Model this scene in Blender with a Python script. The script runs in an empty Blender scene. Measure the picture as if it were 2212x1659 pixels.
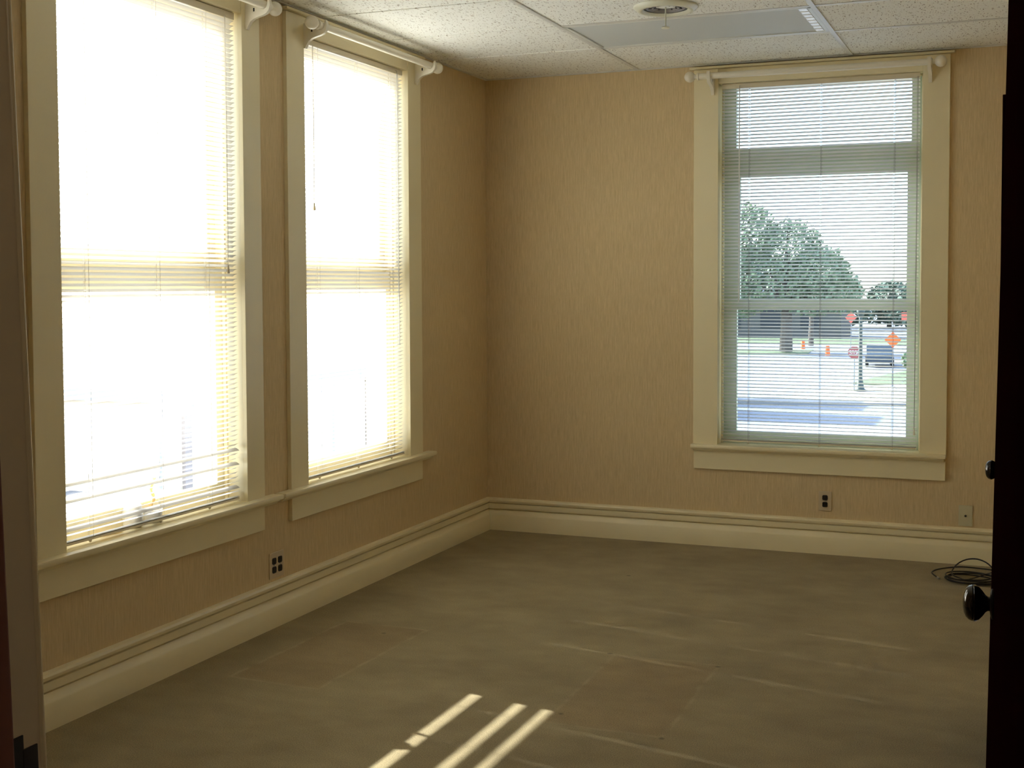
import bpy, bmesh, math, random
from mathutils import Vector, Matrix
R = math.radians
PI = math.pi
rnd = random.Random(11)
scene = bpy.context.scene
COL = scene.collection

# ------------------------------------------------------------------ materials
def new_mat(name):
    m = bpy.data.materials.new(name)
    m.use_nodes = True
    nt = m.node_tree
    nt.nodes.clear()
    out = nt.nodes.new('ShaderNodeOutputMaterial')
    return m, nt, out

def N(nt, typ, **kw):
    n = nt.nodes.new(typ)
    for k, v in kw.items():
        setattr(n, k, v)
    return n

def simple(name, col, rough=0.5, metal=0.0, spec=0.5, noise=0.0, nscale=20.0, bump=0.0, bscale=200.0):
    m, nt, out = new_mat(name)
    b = N(nt, 'ShaderNodeBsdfPrincipled')
    b.inputs['Base Color'].default_value = (*col, 1)
    b.inputs['Roughness'].default_value = rough
    b.inputs['Metallic'].default_value = metal
    b.inputs['Specular IOR Level'].default_value = spec
    nt.links.new(b.outputs[0], out.inputs[0])
    tc = N(nt, 'ShaderNodeTexCoord')
    if noise > 0:
        nz = N(nt, 'ShaderNodeTexNoise')
        nz.inputs['Scale'].default_value = nscale
        nz.inputs['Detail'].default_value = 4
        nt.links.new(tc.outputs['Object'], nz.inputs['Vector'])
        mx = N(nt, 'ShaderNodeMix', data_type='RGBA')
        mx.inputs[6].default_value = (*[c * (1 - noise) for c in col], 1)
        mx.inputs[7].default_value = (*[min(1, c * (1 + noise)) for c in col], 1)
        nt.links.new(nz.outputs['Fac'], mx.inputs[0])
        nt.links.new(mx.outputs[2], b.inputs['Base Color'])
    if bump > 0:
        nb = N(nt, 'ShaderNodeTexNoise')
        nb.inputs['Scale'].default_value = bscale
        nt.links.new(tc.outputs['Object'], nb.inputs['Vector'])
        bp = N(nt, 'ShaderNodeBump')
        bp.inputs['Strength'].default_value = bump
        bp.inputs['Distance'].default_value = 0.002
        nt.links.new(nb.outputs['Fac'], bp.inputs['Height'])
        nt.links.new(bp.outputs[0], b.inputs['Normal'])
    return m

M = {}
M['trim'] = simple('cream_gloss_paint', (0.80, 0.715, 0.48), rough=0.32, noise=0.03, nscale=6, bump=0.05, bscale=60)
M['rod'] = simple('ivory_rod_paint', (0.82, 0.77, 0.64), rough=0.35, noise=0.02)
M['jamb_paint'] = simple('grey_brown_jamb_paint', (0.66, 0.57, 0.41), rough=0.5, noise=0.06, nscale=8)
M['brown_wood'] = simple('dark_brown_varnished_wood', (0.16, 0.05, 0.028), rough=0.55, noise=0.15, nscale=14)
M['door_wood'] = simple('near_black_stained_door', (0.010, 0.0018, 0.0018), rough=0.9, spec=0.0, noise=0.2, nscale=12)
M['knob'] = simple('black_porcelain_knob', (0.006, 0.005, 0.005), rough=0.12, spec=0.6)
M['black_metal'] = simple('black_iron', (0.008, 0.007, 0.007), rough=0.5)
M['plate'] = simple('tan_wall_plate', (0.60, 0.49, 0.33), rough=0.4)
M['plate_green'] = simple('olive_cream_wall_plate', (0.60, 0.55, 0.37), rough=0.4)
M['receptacle'] = simple('dark_brown_receptacle', (0.022, 0.016, 0.013), rough=0.35)
M['steel'] = simple('dull_steel', (0.5, 0.48, 0.45), rough=0.35, metal=0.9)
M['slot'] = simple('black_slot', (0.002, 0.002, 0.002), rough=0.9)
M['cable'] = simple('black_cable_jacket', (0.012, 0.010, 0.009), rough=0.45)
M['tee'] = simple('white_enamel_tee', (0.66, 0.66, 0.62), rough=0.35, noise=0.02)
M['light_frame'] = simple('white_light_frame', (0.70, 0.72, 0.68), rough=0.35)
M['vent'] = simple('cream_enamel_diffuser', (0.74, 0.74, 0.60), rough=0.3)
M['vent_mid'] = simple('dark_grey_louvre', (0.22, 0.20, 0.19), rough=0.5)  # vanes and rings coloured dark so the vent's inside reads dark
M['vent_dark'] = simple('dark_duct_metal', (0.03, 0.022, 0.02), rough=0.6)
M['cord'] = simple('ivory_blind_cord', (0.72, 0.69, 0.62), rough=0.8)
M['rail'] = simple('ivory_blind_rail', (0.70, 0.64, 0.50), rough=0.35)
M['hall'] = simple('dim_hall_paint', (0.50, 0.42, 0.32), rough=0.8, noise=0.08)
M['hall_floor'] = simple('dark_hall_carpet', (0.06, 0.045, 0.03), rough=1.0, noise=0.2, nscale=60)
M['sash'] = simple('pale_green_grey_sash_paint', (0.62, 0.70, 0.56), rough=0.4, noise=0.03)
M['ceramic'] = simple('white_glazed_ceramic', (0.85, 0.84, 0.82), rough=0.2)
M['yellow'] = simple('bright_yellow_plastic', (0.85, 0.55, 0.01), rough=0.3)
M['stalk'] = simple('dried_tan_stalk', (0.62, 0.42, 0.16), rough=0.8, noise=0.3, nscale=70)
# outside
M['asphalt'] = simple('pale_grey_street', (0.21, 0.22, 0.245), rough=0.95, noise=0.08, nscale=0.6)
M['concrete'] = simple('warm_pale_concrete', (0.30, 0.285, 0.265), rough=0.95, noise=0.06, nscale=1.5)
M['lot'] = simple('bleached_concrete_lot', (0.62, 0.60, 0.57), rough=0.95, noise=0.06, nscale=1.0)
M['cord_backlit'] = simple('backlit_blind_cord', (0.26, 0.25, 0.25), rough=0.9)  # darker copy of the blind cord, backlit look put into the colour
M['grass'] = simple('mown_grass', (0.13, 0.17, 0.08), rough=1.0, noise=0.35, nscale=2.0)
M['leaf'] = simple('tree_leaves', (0.19, 0.26, 0.14), rough=0.7, noise=0.6, nscale=0.9)
M['leaf_dark'] = simple('dark_tree_leaves', (0.11, 0.16, 0.11), rough=0.8, noise=0.5, nscale=0.5)
M['bark'] = simple('grey_brown_bark', (0.12, 0.10, 0.08), rough=1.0, noise=0.3, nscale=5)
M['lamp_metal'] = simple('dark_green_lamp_post', (0.05, 0.07, 0.06), rough=0.5)
M['frost'] = simple('frosted_lamp_glass', (0.85, 0.85, 0.82), rough=0.3)
M['orange'] = simple('fluorescent_orange_sign', (1.0, 0.17, 0.02), rough=0.5)
M['orange_back'] = simple('faded_orange_red_sign', (0.75, 0.16, 0.10), rough=0.5)
M['sign_red'] = simple('dull_red_sign', (0.42, 0.10, 0.09), rough=0.5)
M['sign_white'] = simple('white_lettering', (0.85, 0.85, 0.85), rough=0.5)
M['galv'] = simple('galvanised_post', (0.35, 0.36, 0.36), rough=0.5, metal=0.4)
M['car'] = simple('dark_blue_car_paint', (0.05, 0.07, 0.09), rough=0.25)
M['car_glass'] = simple('dark_car_window', (0.02, 0.03, 0.035), rough=0.08)
M['tyre'] = simple('black_tyre', (0.015, 0.015, 0.015), rough=0.9)
M['far_dark'] = simple('far_darkened_wall', (0.10, 0.10, 0.09), rough=0.95, noise=0.1)  # wall colour toned down to paint in the shade under the far trees
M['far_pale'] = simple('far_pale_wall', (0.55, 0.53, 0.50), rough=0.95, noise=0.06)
M['roof_white'] = simple('white_membrane_roofing', (0.82, 0.81, 0.78), rough=0.9, noise=0.04)
M['roof'] = simple('grey_roofing', (0.45, 0.45, 0.46), rough=0.95, noise=0.08)
M['stucco'] = simple('pale_tan_facade', (0.72, 0.62, 0.48), rough=0.95, noise=0.05)
M['col_grey'] = simple('grey_brown_pilaster', (0.36, 0.31, 0.29), rough=0.9)

def translucent(name, col, t=0.3, gloss=0.05):
    m, nt, out = new_mat(name)
    d = N(nt, 'ShaderNodeBsdfDiffuse'); d.inputs[0].default_value = (*col, 1)
    tr = N(nt, 'ShaderNodeBsdfTranslucent'); tr.inputs[0].default_value = (*col, 1)
    mx = N(nt, 'ShaderNodeMixShader'); mx.inputs[0].default_value = t
    g = N(nt, 'ShaderNodeBsdfGlossy'); g.inputs[0].default_value = (1, 1, 1, 1); g.inputs['Roughness'].default_value = 0.35
    m2 = N(nt, 'ShaderNodeMixShader'); m2.inputs[0].default_value = gloss
    nt.links.new(d.outputs[0], mx.inputs[1]); nt.links.new(tr.outputs[0], mx.inputs[2])
    nt.links.new(mx.outputs[0], m2.inputs[1]); nt.links.new(g.outputs[0], m2.inputs[2])
    nt.links.new(m2.outputs[0], out.inputs[0])
    return m
M['slat'] = translucent('ivory_blind_slat', (0.74, 0.73, 0.70), 0.12)
M['wand'] = translucent('clear_plastic_wand', (0.92, 0.92, 0.90), 0.5, 0.1)
M['lens'] = simple('prismatic_light_lens', (0.58, 0.61, 0.60), rough=0.6, spec=0.3)
M['lens_glint'] = simple('lens_reflection_cells', (0.95, 0.97, 0.97), rough=0.15)  # near-white colour stands in for window light reflected in the lens

def glass(name, tint):
    m, nt, out = new_mat(name)
    t = N(nt, 'ShaderNodeBsdfTransparent'); t.inputs[0].default_value = (*tint, 1)
    g = N(nt, 'ShaderNodeBsdfGlossy'); g.inputs['Roughness'].default_value = 0.02
    f = N(nt, 'ShaderNodeFresnel'); f.inputs[0].default_value = 1.45
    mx = N(nt, 'ShaderNodeMixShader')
    ge = N(nt, 'ShaderNodeNewGeometry')
    fr_ = N(nt, 'ShaderNodeMath', operation='SUBTRACT'); fr_.inputs[0].default_value = 1.0
    nt.links.new(ge.outputs['Backfacing'], fr_.inputs[1])
    ml = N(nt, 'ShaderNodeMath', operation='MULTIPLY')
    nt.links.new(f.outputs[0], ml.inputs[0]); nt.links.new(fr_.outputs[0], ml.inputs[1])
    nt.links.new(ml.outputs[0], mx.inputs[0])
    nt.links.new(t.outputs[0], mx.inputs[1]); nt.links.new(g.outputs[0], mx.inputs[2])
    nt.links.new(mx.outputs[0], out.inputs[0])
    return m
M['glass'] = glass('window_glass', (0.95, 0.97, 0.95))
M['glass_green'] = glass('green_tinged_window_glass', (0.80, 0.86, 0.88))

def wallpaper():
    m, nt, out = new_mat('tan_grasscloth_wallpaper')
    b = N(nt, 'ShaderNodeBsdfPrincipled'); b.inputs['Roughness'].default_value = 0.85
    b.inputs['Specular IOR Level'].default_value = 0.2
    nt.links.new(b.outputs[0], out.inputs[0])
    tc = N(nt, 'ShaderNodeTexCoord')
    def streak(scale, det):
        mp = N(nt, 'ShaderNodeMapping'); mp.inputs['Scale'].default_value = scale
        nz = N(nt, 'ShaderNodeTexNoise'); nz.inputs['Scale'].default_value = 1.0
        nz.inputs['Detail'].default_value = det; nz.inputs['Roughness'].default_value = 0.6
        nt.links.new(tc.outputs['Object'], mp.inputs[0]); nt.links.new(mp.outputs[0], nz.inputs['Vector'])
        return nz
    a = streak((150, 150, 9), 3); c = streak((420, 420, 30), 2); d = streak((2.5, 2.5, 1.2), 2)
    r1 = N(nt, 'ShaderNodeValToRGB')
    r1.color_ramp.elements[0].position = 0.32; r1.color_ramp.elements[0].color = (0.565, 0.435, 0.245, 1)
    r1.color_ramp.elements[1].position = 0.70; r1.color_ramp.elements[1].color = (0.76, 0.605, 0.375, 1)
    add = N(nt, 'ShaderNodeMath', operation='MULTIPLY_ADD'); add.inputs[1].default_value = 0.35
    nt.links.new(c.outputs['Fac'], add.inputs[0])
    sc = N(nt, 'ShaderNodeMath', operation='MULTIPLY'); sc.inputs[1].default_value = 0.65
    nt.links.new(a.outputs['Fac'], sc.inputs[0]); nt.links.new(sc.outputs[0], add.inputs[2])
    nt.links.new(add.outputs[0], r1.inputs[0])
    mx = N(nt, 'ShaderNodeMix', data_type='RGBA', blend_type='MULTIPLY')
    mx.inputs[0].default_value = 0.25
    nt.links.new(r1.outputs[0], mx.inputs[6])
    r2 = N(nt, 'ShaderNodeValToRGB')
    r2.color_ramp.elements[0].color = (0.8, 0.8, 0.8, 1); r2.color_ramp.elements[1].color = (1, 1, 1, 1)
    nt.links.new(d.outputs['Fac'], r2.inputs[0]); nt.links.new(r2.outputs[0], mx.inputs[7])
    nt.links.new(mx.outputs[2], b.inputs['Base Color'])
    bp = N(nt, 'ShaderNodeBump'); bp.inputs['Strength'].default_value = 0.25; bp.inputs['Distance'].default_value = 0.001
    nt.links.new(add.outputs[0], bp.inputs['Height']); nt.links.new(bp.outputs[0], b.inputs['Normal'])
    return m
M['wallpaper'] = wallpaper()

def tile_mat():
    m, nt, out = new_mat('fissured_ceiling_tile')
    b = N(nt, 'ShaderNodeBsdfPrincipled'); b.inputs['Roughness'].default_value = 0.9
    b.inputs['Specular IOR Level'].default_value = 0.1
    nt.links.new(b.outputs[0], out.inputs[0])
    tc = N(nt, 'ShaderNodeTexCoord')
    def fiss(rot, scale, loc):
        mp = N(nt, 'ShaderNodeMapping'); mp.inputs['Rotation'].default_value = (0, 0, rot)
        mp.inputs['Scale'].default_value = scale; mp.inputs['Location'].default_value = loc
        nz = N(nt, 'ShaderNodeTexNoise'); nz.inputs['Scale'].default_value = 1; nz.inputs['Detail'].default_value = 1.0
        nt.links.new(tc.outputs['Object'], mp.inputs[0]); nt.links.new(mp.outputs[0], nz.inputs['Vector'])
        rp = N(nt, 'ShaderNodeValToRGB')
        rp.color_ramp.elements[0].position = 0.655; rp.color_ramp.elements[0].color = (0, 0, 0, 1)
        rp.color_ramp.elements[1].position = 0.71; rp.color_ramp.elements[1].color = (1, 1, 1, 1)
        nt.links.new(nz.outputs['Fac'], rp.inputs[0])
        return rp
    f1 = fiss(0.25, (120, 34, 1), (0, 0, 0)); f2 = fiss(-0.5, (150, 55, 1), (3, 8, 0))
    mxx = N(nt, 'ShaderNodeMath', operation='MAXIMUM')
    nt.links.new(f1.outputs[0], mxx.inputs[0]); nt.links.new(f2.outputs[0], mxx.inputs[1])
    mx = N(nt, 'ShaderNodeMix', data_type='RGBA')
    mx.inputs[6].default_value = (0.865, 0.87, 0.815, 1); mx.inputs[7].default_value = (0.42, 0.37, 0.31, 1)
    nt.links.new(mxx.outputs[0], mx.inputs[0])
    nt.links.new(mx.outputs[2], b.inputs['Base Color'])
    bp = N(nt, 'ShaderNodeBump', invert=True); bp.inputs['Strength'].default_value = 0.5; bp.inputs['Distance'].default_value = 0.003
    nt.links.new(mxx.outputs[0], bp.inputs['Height']); nt.links.new(bp.outputs[0], b.inputs['Normal'])
    return m
M['tile'] = tile_mat()

def carpet_mat():
    m, nt, out = new_mat('worn_olive_tan_carpet')
    L = nt.links
    b = N(nt, 'ShaderNodeBsdfPrincipled'); b.inputs['Roughness'].default_value = 1.0
    b.inputs['Specular IOR Level'].default_value = 0.05
    b.inputs['Sheen Weight'].default_value = 0.15
    L.new(b.outputs[0], out.inputs[0])
    tc = N(nt, 'ShaderNodeTexCoord')
    def nz(scale, det, sv=(1, 1, 1)):
        mp = N(nt, 'ShaderNodeMapping'); mp.inputs['Scale'].default_value = sv
        n = N(nt, 'ShaderNodeTexNoise'); n.inputs['Scale'].default_value = scale; n.inputs['Detail'].default_value = det
        L.new(tc.outputs['Object'], mp.inputs[0]); L.new(mp.outputs[0], n.inputs['Vector'])
        return n
    big = nz(2.2, 6, (1, 1.3, 1)); fine = nz(260, 2); mid = nz(7, 5, (1, 1.4, 1))
    ramp = N(nt, 'ShaderNodeValToRGB')
    ramp.color_ramp.elements[0].position = 0.36; ramp.color_ramp.elements[0].color = (0.285, 0.222, 0.112, 1)
    ramp.color_ramp.elements[1].position = 0.64; ramp.color_ramp.elements[1].color = (0.390, 0.315, 0.168, 1)
    s = N(nt, 'ShaderNodeMath', operation='MULTIPLY'); s.inputs[1].default_value = 0.6
    L.new(big.outputs['Fac'], s.inputs[0])
    a = N(nt, 'ShaderNodeMath', operation='MULTIPLY_ADD'); a.inputs[1].default_value = 0.4
    L.new(mid.outputs['Fac'], a.inputs[0]); L.new(s.outputs[0], a.inputs[2])
    L.new(a.outputs[0], ramp.inputs[0])
    mf = N(nt, 'ShaderNodeMix', data_type='RGBA', blend_type='MULTIPLY'); mf.inputs[0].default_value = 0.5
    r2 = N(nt, 'ShaderNodeValToRGB')
    r2.color_ramp.elements[0].position = 0.38; r2.color_ramp.elements[0].color = (0.25, 0.25, 0.25, 1)
    r2.color_ramp.elements[1].position = 0.62; r2.color_ramp.elements[1].color = (1, 1, 1, 1)
    L.new(fine.outputs['Fac'], r2.inputs[0]); L.new(ramp.outputs[0], mf.inputs[6]); L.new(r2.outputs[0], mf.inputs[7])
    cur = mf.outputs[2]
    sep = N(nt, 'ShaderNodeSeparateXYZ')
    # slightly wobbly coordinates for the furniture imprints
    wob = nz(5, 2)
    wm = N(nt, 'ShaderNodeVectorMath', operation='SCALE'); wm.inputs['Scale'].default_value = 0.035
    wc = N(nt, 'ShaderNodeVectorMath', operation='SUBTRACT'); wc.inputs[1].default_value = (0.5, 0.5, 0.5)
    L.new(wob.outputs['Color'], wc.inputs[0]); L.new(wc.outputs[0], wm.inputs[0])
    wa = N(nt, 'ShaderNodeVectorMath', operation='ADD'); L.new(tc.outputs['Object'], wa.inputs[0]); L.new(wm.outputs[0], wa.inputs[1])
    def rect(cx, cy, hx, hy, ang, col_in, fac_in, col_edge, fac_edge, edge=0.018):
        nonlocal cur
        mp = N(nt, 'ShaderNodeMapping', vector_type='TEXTURE')
        mp.inputs['Location'].default_value = (cx, cy, 0); mp.inputs['Rotation'].default_value = (0, 0, ang)
        L.new(wa.outputs[0], mp.inputs[0])
        sp = N(nt, 'ShaderNodeSeparateXYZ'); L.new(mp.outputs[0], sp.inputs[0])
        def ab(o, h):
            x = N(nt, 'ShaderNodeMath', operation='ABSOLUTE'); L.new(o, x.inputs[0])
            y = N(nt, 'ShaderNodeMath', operation='SUBTRACT'); L.new(x.outputs[0], y.inputs[0]); y.inputs[1].default_value = h
            return y.outputs[0]
        mxn = N(nt, 'ShaderNodeMath', operation='MAXIMUM')
        L.new(ab(sp.outputs[0], hx), mxn.inputs[0]); L.new(ab(sp.outputs[1], hy), mxn.inputs[1])
        ins = N(nt, 'ShaderNodeMapRange', interpolation_type='SMOOTHSTEP')
        ins.inputs[1].default_value = 0.02; ins.inputs[2].default_value = -0.03
        ins.inputs[3].default_value = 0.0; ins.inputs[4].default_value = fac_in
        L.new(mxn.outputs[0], ins.inputs[0])
        m1 = N(nt, 'ShaderNodeMix', data_type='RGBA', blend_type='MULTIPLY'); L.new(ins.outputs[0], m1.inputs[0])
        L.new(cur, m1.inputs[6]); m1.inputs[7].default_value = (*col_in, 1)
        ed = N(nt, 'ShaderNodeMath', operation='ABSOLUTE'); L.new(mxn.outputs[0], ed.inputs[0])
        er = N(nt, 'ShaderNodeMapRange', interpolation_type='SMOOTHSTEP')
        er.inputs[1].default_value = edge; er.inputs[2].default_value = 0.0
        er.inputs[3].default_value = 0.0; er.inputs[4].default_value = 1.0
        L.new(ed.outputs[0], er.inputs[0])
        brk = N(nt, 'ShaderNodeMath', operation='MULTIPLY'); L.new(er.outputs[0], brk.inputs[0])
        bk = N(nt, 'ShaderNodeMapRange'); bk.inputs[1].default_value = 0.38; bk.inputs[2].default_value = 0.62
        bk.inputs[3].default_value = 0.0; bk.inputs[4].default_value = fac_edge
        L.new(mid.outputs['Fac'], bk.inputs[0]); L.new(bk.outputs[0], brk.inputs[1])
        m2 = N(nt, 'ShaderNodeMix', data_type='RGBA'); L.new(brk.outputs[0], m2.inputs[0])
        L.new(m1.outputs[2], m2.inputs[6]); m2.inputs[7].default_value = (*col_edge, 1)
        cur = m2.outputs[2]
    rect(0.46, -2.62, 0.20, 0.43, R(-1.5), (0.98, 0.90, 0.84), 0.8, (0.43, 0.34, 0.20), 0.45, 0.014)
    rect(1.78, -2.66, 0.215, 0.42, R(0.5), (0.98, 0.90, 0.84), 0.8, (0.43, 0.34, 0.20), 0.4, 0.014)
    def spot(x, y, r):
        nonlocal cur
        v = N(nt, 'ShaderNodeVectorMath', operation='DISTANCE'); v.inputs[1].default_value = (x, y, 0)
        L.new(wa.outputs[0], v.inputs[0])
        mr = N(nt, 'ShaderNodeMapRange', interpolation_type='SMOOTHSTEP')
        mr.inputs[1].default_value = r; mr.inputs[2].default_value = r * 0.3
        mr.inputs[3].default_value = 0.0; mr.inputs[4].default_value = 0.75
        L.new(v.outputs['Value'], mr.inputs[0])
        m1 = N(nt, 'ShaderNodeMix', data_type='RGBA'); L.new(mr.outputs[0], m1.inputs[0])
        L.new(cur, m1.inputs[6]); m1.inputs[7].default_value = (0.10, 0.075, 0.035, 1)
        cur = m1.outputs[2]
    for p in ((1.542, -2.239), (1.991, -2.255), (1.60, -2.985), (1.999, -3.088), (1.2, -0.9), (0.52, -2.3)):
        spot(p[0], p[1], 0.016)
    L.new(cur, b.inputs['Base Color'])
    pile = nz(620, 2)
    bp = N(nt, 'ShaderNodeBump'); bp.inputs['Strength'].default_value = 0.5; bp.inputs['Distance'].default_value = 0.0025
    L.new(pile.outputs['Fac'], bp.inputs['Height']); L.new(bp.outputs[0], b.inputs['Normal'])
    return m
M['carpet'] = carpet_mat()

# ------------------------------------------------------------------ mesh helpers
class MB:
    def __init__(self): self.bm = bmesh.new()
    def box(self, x0, x1, y0, y1, z0, z1, bev=0.0, mat=None):
        b = bmesh.new()
        bmesh.ops.create_cube(b, size=1.0)
        for v in b.verts:
            v.co = Vector(((x0 + x1) / 2 + v.co.x * (x1 - x0), (y0 + y1) / 2 + v.co.y * (y1 - y0), (z0 + z1) / 2 + v.co.z * (z1 - z0)))
        if bev > 0:
            bmesh.ops.bevel(b, geom=list(b.edges), offset=bev, segments=2, profile=0.6, affect='EDGES')
        if mat is not None: b.transform(mat)
        self.merge(b); return self
    def merge(self, b):
        me = bpy.data.meshes.new('tmp'); b.to_mesh(me); b.free()
        self.bm.from_mesh(me); bpy.data.meshes.remove(me)
    def prism(self, pts, axis, a0, a1, mat=None):
        """polygon pts (2D) extruded along axis: 'x' -> pts=(y,z), 'y' -> (x,z), 'z' -> (x,y)"""
        f = {'x': lambda p, a: (a, p[0], p[1]), 'y': lambda p, a: (p[0], a, p[1]), 'z': lambda p, a: (p[0], p[1], a)}[axis]
        b = bmesh.new()
        v0 = [b.verts.new(f(p, a0)) for p in pts]; v1 = [b.verts.new(f(p, a1)) for p in pts]
        b.faces.new(v0); b.faces.new(list(reversed(v1)))
        n = len(pts)
        for i in range(n):
            b.faces.new((v0[i], v1[i], v1[(i + 1) % n], v0[(i + 1) % n]))
        bmesh.ops.recalc_face_normals(b, faces=b.faces)
        if mat is not None: b.transform(mat)
        self.merge(b); return self
    def lathe(self, prof, seg=32, mat=None, cap=True):
        """prof: list of (r, z) revolved about z"""
        b = bmesh.new(); rings = []
        for r, z in prof:
            if r < 1e-6: rings.append([b.verts.new((0, 0, z))])
            else: rings.append([b.verts.new((r * math.cos(2 * PI * i / seg), r * math.sin(2 * PI * i / seg), z)) for i in range(seg)])
        for a, c in zip(rings[:-1], rings[1:]):
            for i in range(seg):
                j = (i + 1) % seg
                if len(a) == 1 and len(c) == 1: continue
                if len(a) == 1: b.faces.new((a[0], c[i], c[j]))
                elif len(c) == 1: b.faces.new((a[i], c[0], a[j]))
                else: b.faces.new((a[i], c[i], c[j], a[j]))
        if cap:
            for rr in (rings[0], rings[-1]):
                if len(rr) > 2: b.faces.new(rr)
        bmesh.ops.recalc_face_normals(b, faces=b.faces)
        if mat is not None: b.transform(mat)
        self.merge(b); return self
    def tube(self, pts, r, seg=8, closed=False):
        b = bmesh.new(); pts = [Vector(p) for p in pts]; n = len(pts); rings = []
        ref = Vector((0, 0, 1))
        for i, p in enumerate(pts):
            if closed: t = pts[(i + 1) % n] - pts[i - 1]
            else: t = pts[min(i + 1, n - 1)] - pts[max(i - 1, 0)]
            t.normalize()
            u = t.cross(ref)
            if u.length < 0.05: u = t.cross(Vector((1, 0, 0)))
            u.normalize(); w = u.cross(t)
            rr = r[i] if isinstance(r, (list, tuple)) else r
            rings.append([b.verts.new(p + u * rr * math.cos(2 * PI * k / seg) + w * rr * math.sin(2 * PI * k / seg)) for k in range(seg)])
        m = n if closed else n - 1
        for i in range(m):
            a, c = rings[i], rings[(i + 1) % n]
            for k in range(seg):
                b.faces.new((a[k], c[k], c[(k + 1) % seg], a[(k + 1) % seg]))
        if not closed:
            b.faces.new(rings[0]); b.faces.new(rings[-1])
        bmesh.ops.recalc_face_normals(b, faces=b.faces)
        self.merge(b); return self
    def quad(self, pts):
        vs = [self.bm.verts.new(p) for p in pts]; self.bm.faces.new(vs); return self
    def build(self, name, mat, parent=None, smooth=False, angle=35):
        me = bpy.data.meshes.new(name); self.bm.to_mesh(me); self.bm.free()
        me.materials.append(mat)
        if smooth:
            for p in me.polygons: p.use_smooth = True
            try: me.set_sharp_from_angle(angle=R(angle))
            except Exception: pass
        o = bpy.data.objects.new(name, me); COL.objects.link(o)
        if parent is not None: o.parent = parent
        return o

def empty(name, loc=(0, 0, 0), rz=0.0, parent=None):
    o = bpy.data.objects.new(name, None); COL.objects.link(o)
    o.location = loc; o.rotation_euler = (0, 0, rz); o.empty_display_size = 0.1
    if parent is not None: o.parent = parent
    return o

def tag(o, label=None, cat=None, group=None, kind=None):
    if label: o['label'] = label
    if cat: o['category'] = cat
    if group: o['group'] = group
    if kind: o['kind'] = kind
    return o
def struct(o): o['kind'] = 'structure'; return o

# ------------------------------------------------------------------ room dimensions (metres)
H = 2.7665            # underside of ceiling grid
RX = 3.19             # right wall
FY = -5.85            # front wall, room side
FT = 0.14             # front wall thickness
ZST, ZAP = 0.592, 0.447   # window stool top, apron bottom
ZTOP = 2.66               # underside of head casing
ZCAS = 2.742              # top of side casings

# openings: local x range (x on back wall, y on left wall)
WA = (-3.651, -2.575); WAo = (-3.790, -2.446)
WB = (-2.090, -1.066); WBo = (-2.236, -0.919)
WC = (1.459, 2.579);   WCo = (1.316, 2.719)

def wall(name, lo, hi, openings, outer, mat, T=0.24, rz=0.0, z1=H + 0.06):
    """wall in local frame: x along, y 0..T outward"""
    mb = MB(); x = lo
    for a, c in openings:
        a, c = a - 0.018, c + 0.018
        mb.box(x, a, 0, T, 0, z1)
        mb.box(a, c, 0, T, 0, ZST - 0.04)
        mb.box(a, c, 0, T, ZTOP + 0.018, z1)
        x = c
    mb.box(x, hi, 0, T, 0, z1)
    o = mb.build(name, mat); o.rotation_euler = (0, 0, rz)
    return struct(o)
wall('wall_back', 0.0, RX + 0.24, [WC], None, M['wallpaper'], T=0.38)
wall('wall_left', FY - FT, 0.24, [WA, WB], None, M['wallpaper'], rz=R(90))
struct(MB().box(RX, RX + 0.2, -3.26, 0.0, 0, H + 0.06).box(RX, RX + 0.2, FY, -4.08, 0, H + 0.06).box(RX, RX + 0.2, -4.08, -3.26, 2.08, H + 0.06)
       .box(RX + 0.19, RX + 0.2, -4.08, -3.26, 0, 2.08).build('wall_right', M['wallpaper']))
XJ = 1.969            # left jamb face (before tilt)
XH = 3.135            # right jamb face
struct(MB().box(0.0, XJ - 0.02, FY - FT, FY, 0, H + 0.06).box(XH + 0.02, RX + 0.2, FY - FT, FY, 0, H + 0.06)
       .box(XJ - 0.02, XH + 0.02, FY - FT, FY, 2.12, H + 0.06).build('wall_front', M['wallpaper']))
# hallway the camera stands in
struct(MB().box(0.55, 0.65, -8.6, FY - FT, 0, 2.8).build('wall_hall_left', M['hall']))
struct(MB().box(4.55, 4.65, -8.6, FY - FT, 0, 2.8).build('wall_hall_right', M['hall']))
struct(MB().box(0.55, 4.65, -8.7, -8.6, 0, 2.8).build('wall_hall_back', M['hall']))
struct(MB().box(RX + 0.2, 4.65, FY - FT, FY - FT + 0.1, 0, 2.8).build('wall_hall_front', M['hall']))
struct(MB().box(0.55, 4.65, -8.7, FY - FT, 2.76, 2.86).build('ceiling_hall', M['hall']))
struct(MB().box(0.55, 4.65, -8.7, FY - FT, -0.1, 0.0).build('floor_hall', M['hall_floor']))
# floor
struct(MB().box(-0.02, RX + 0.02, FY - FT, 0.02, -0.1, 0.0).build('floor', M['carpet']))

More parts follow.
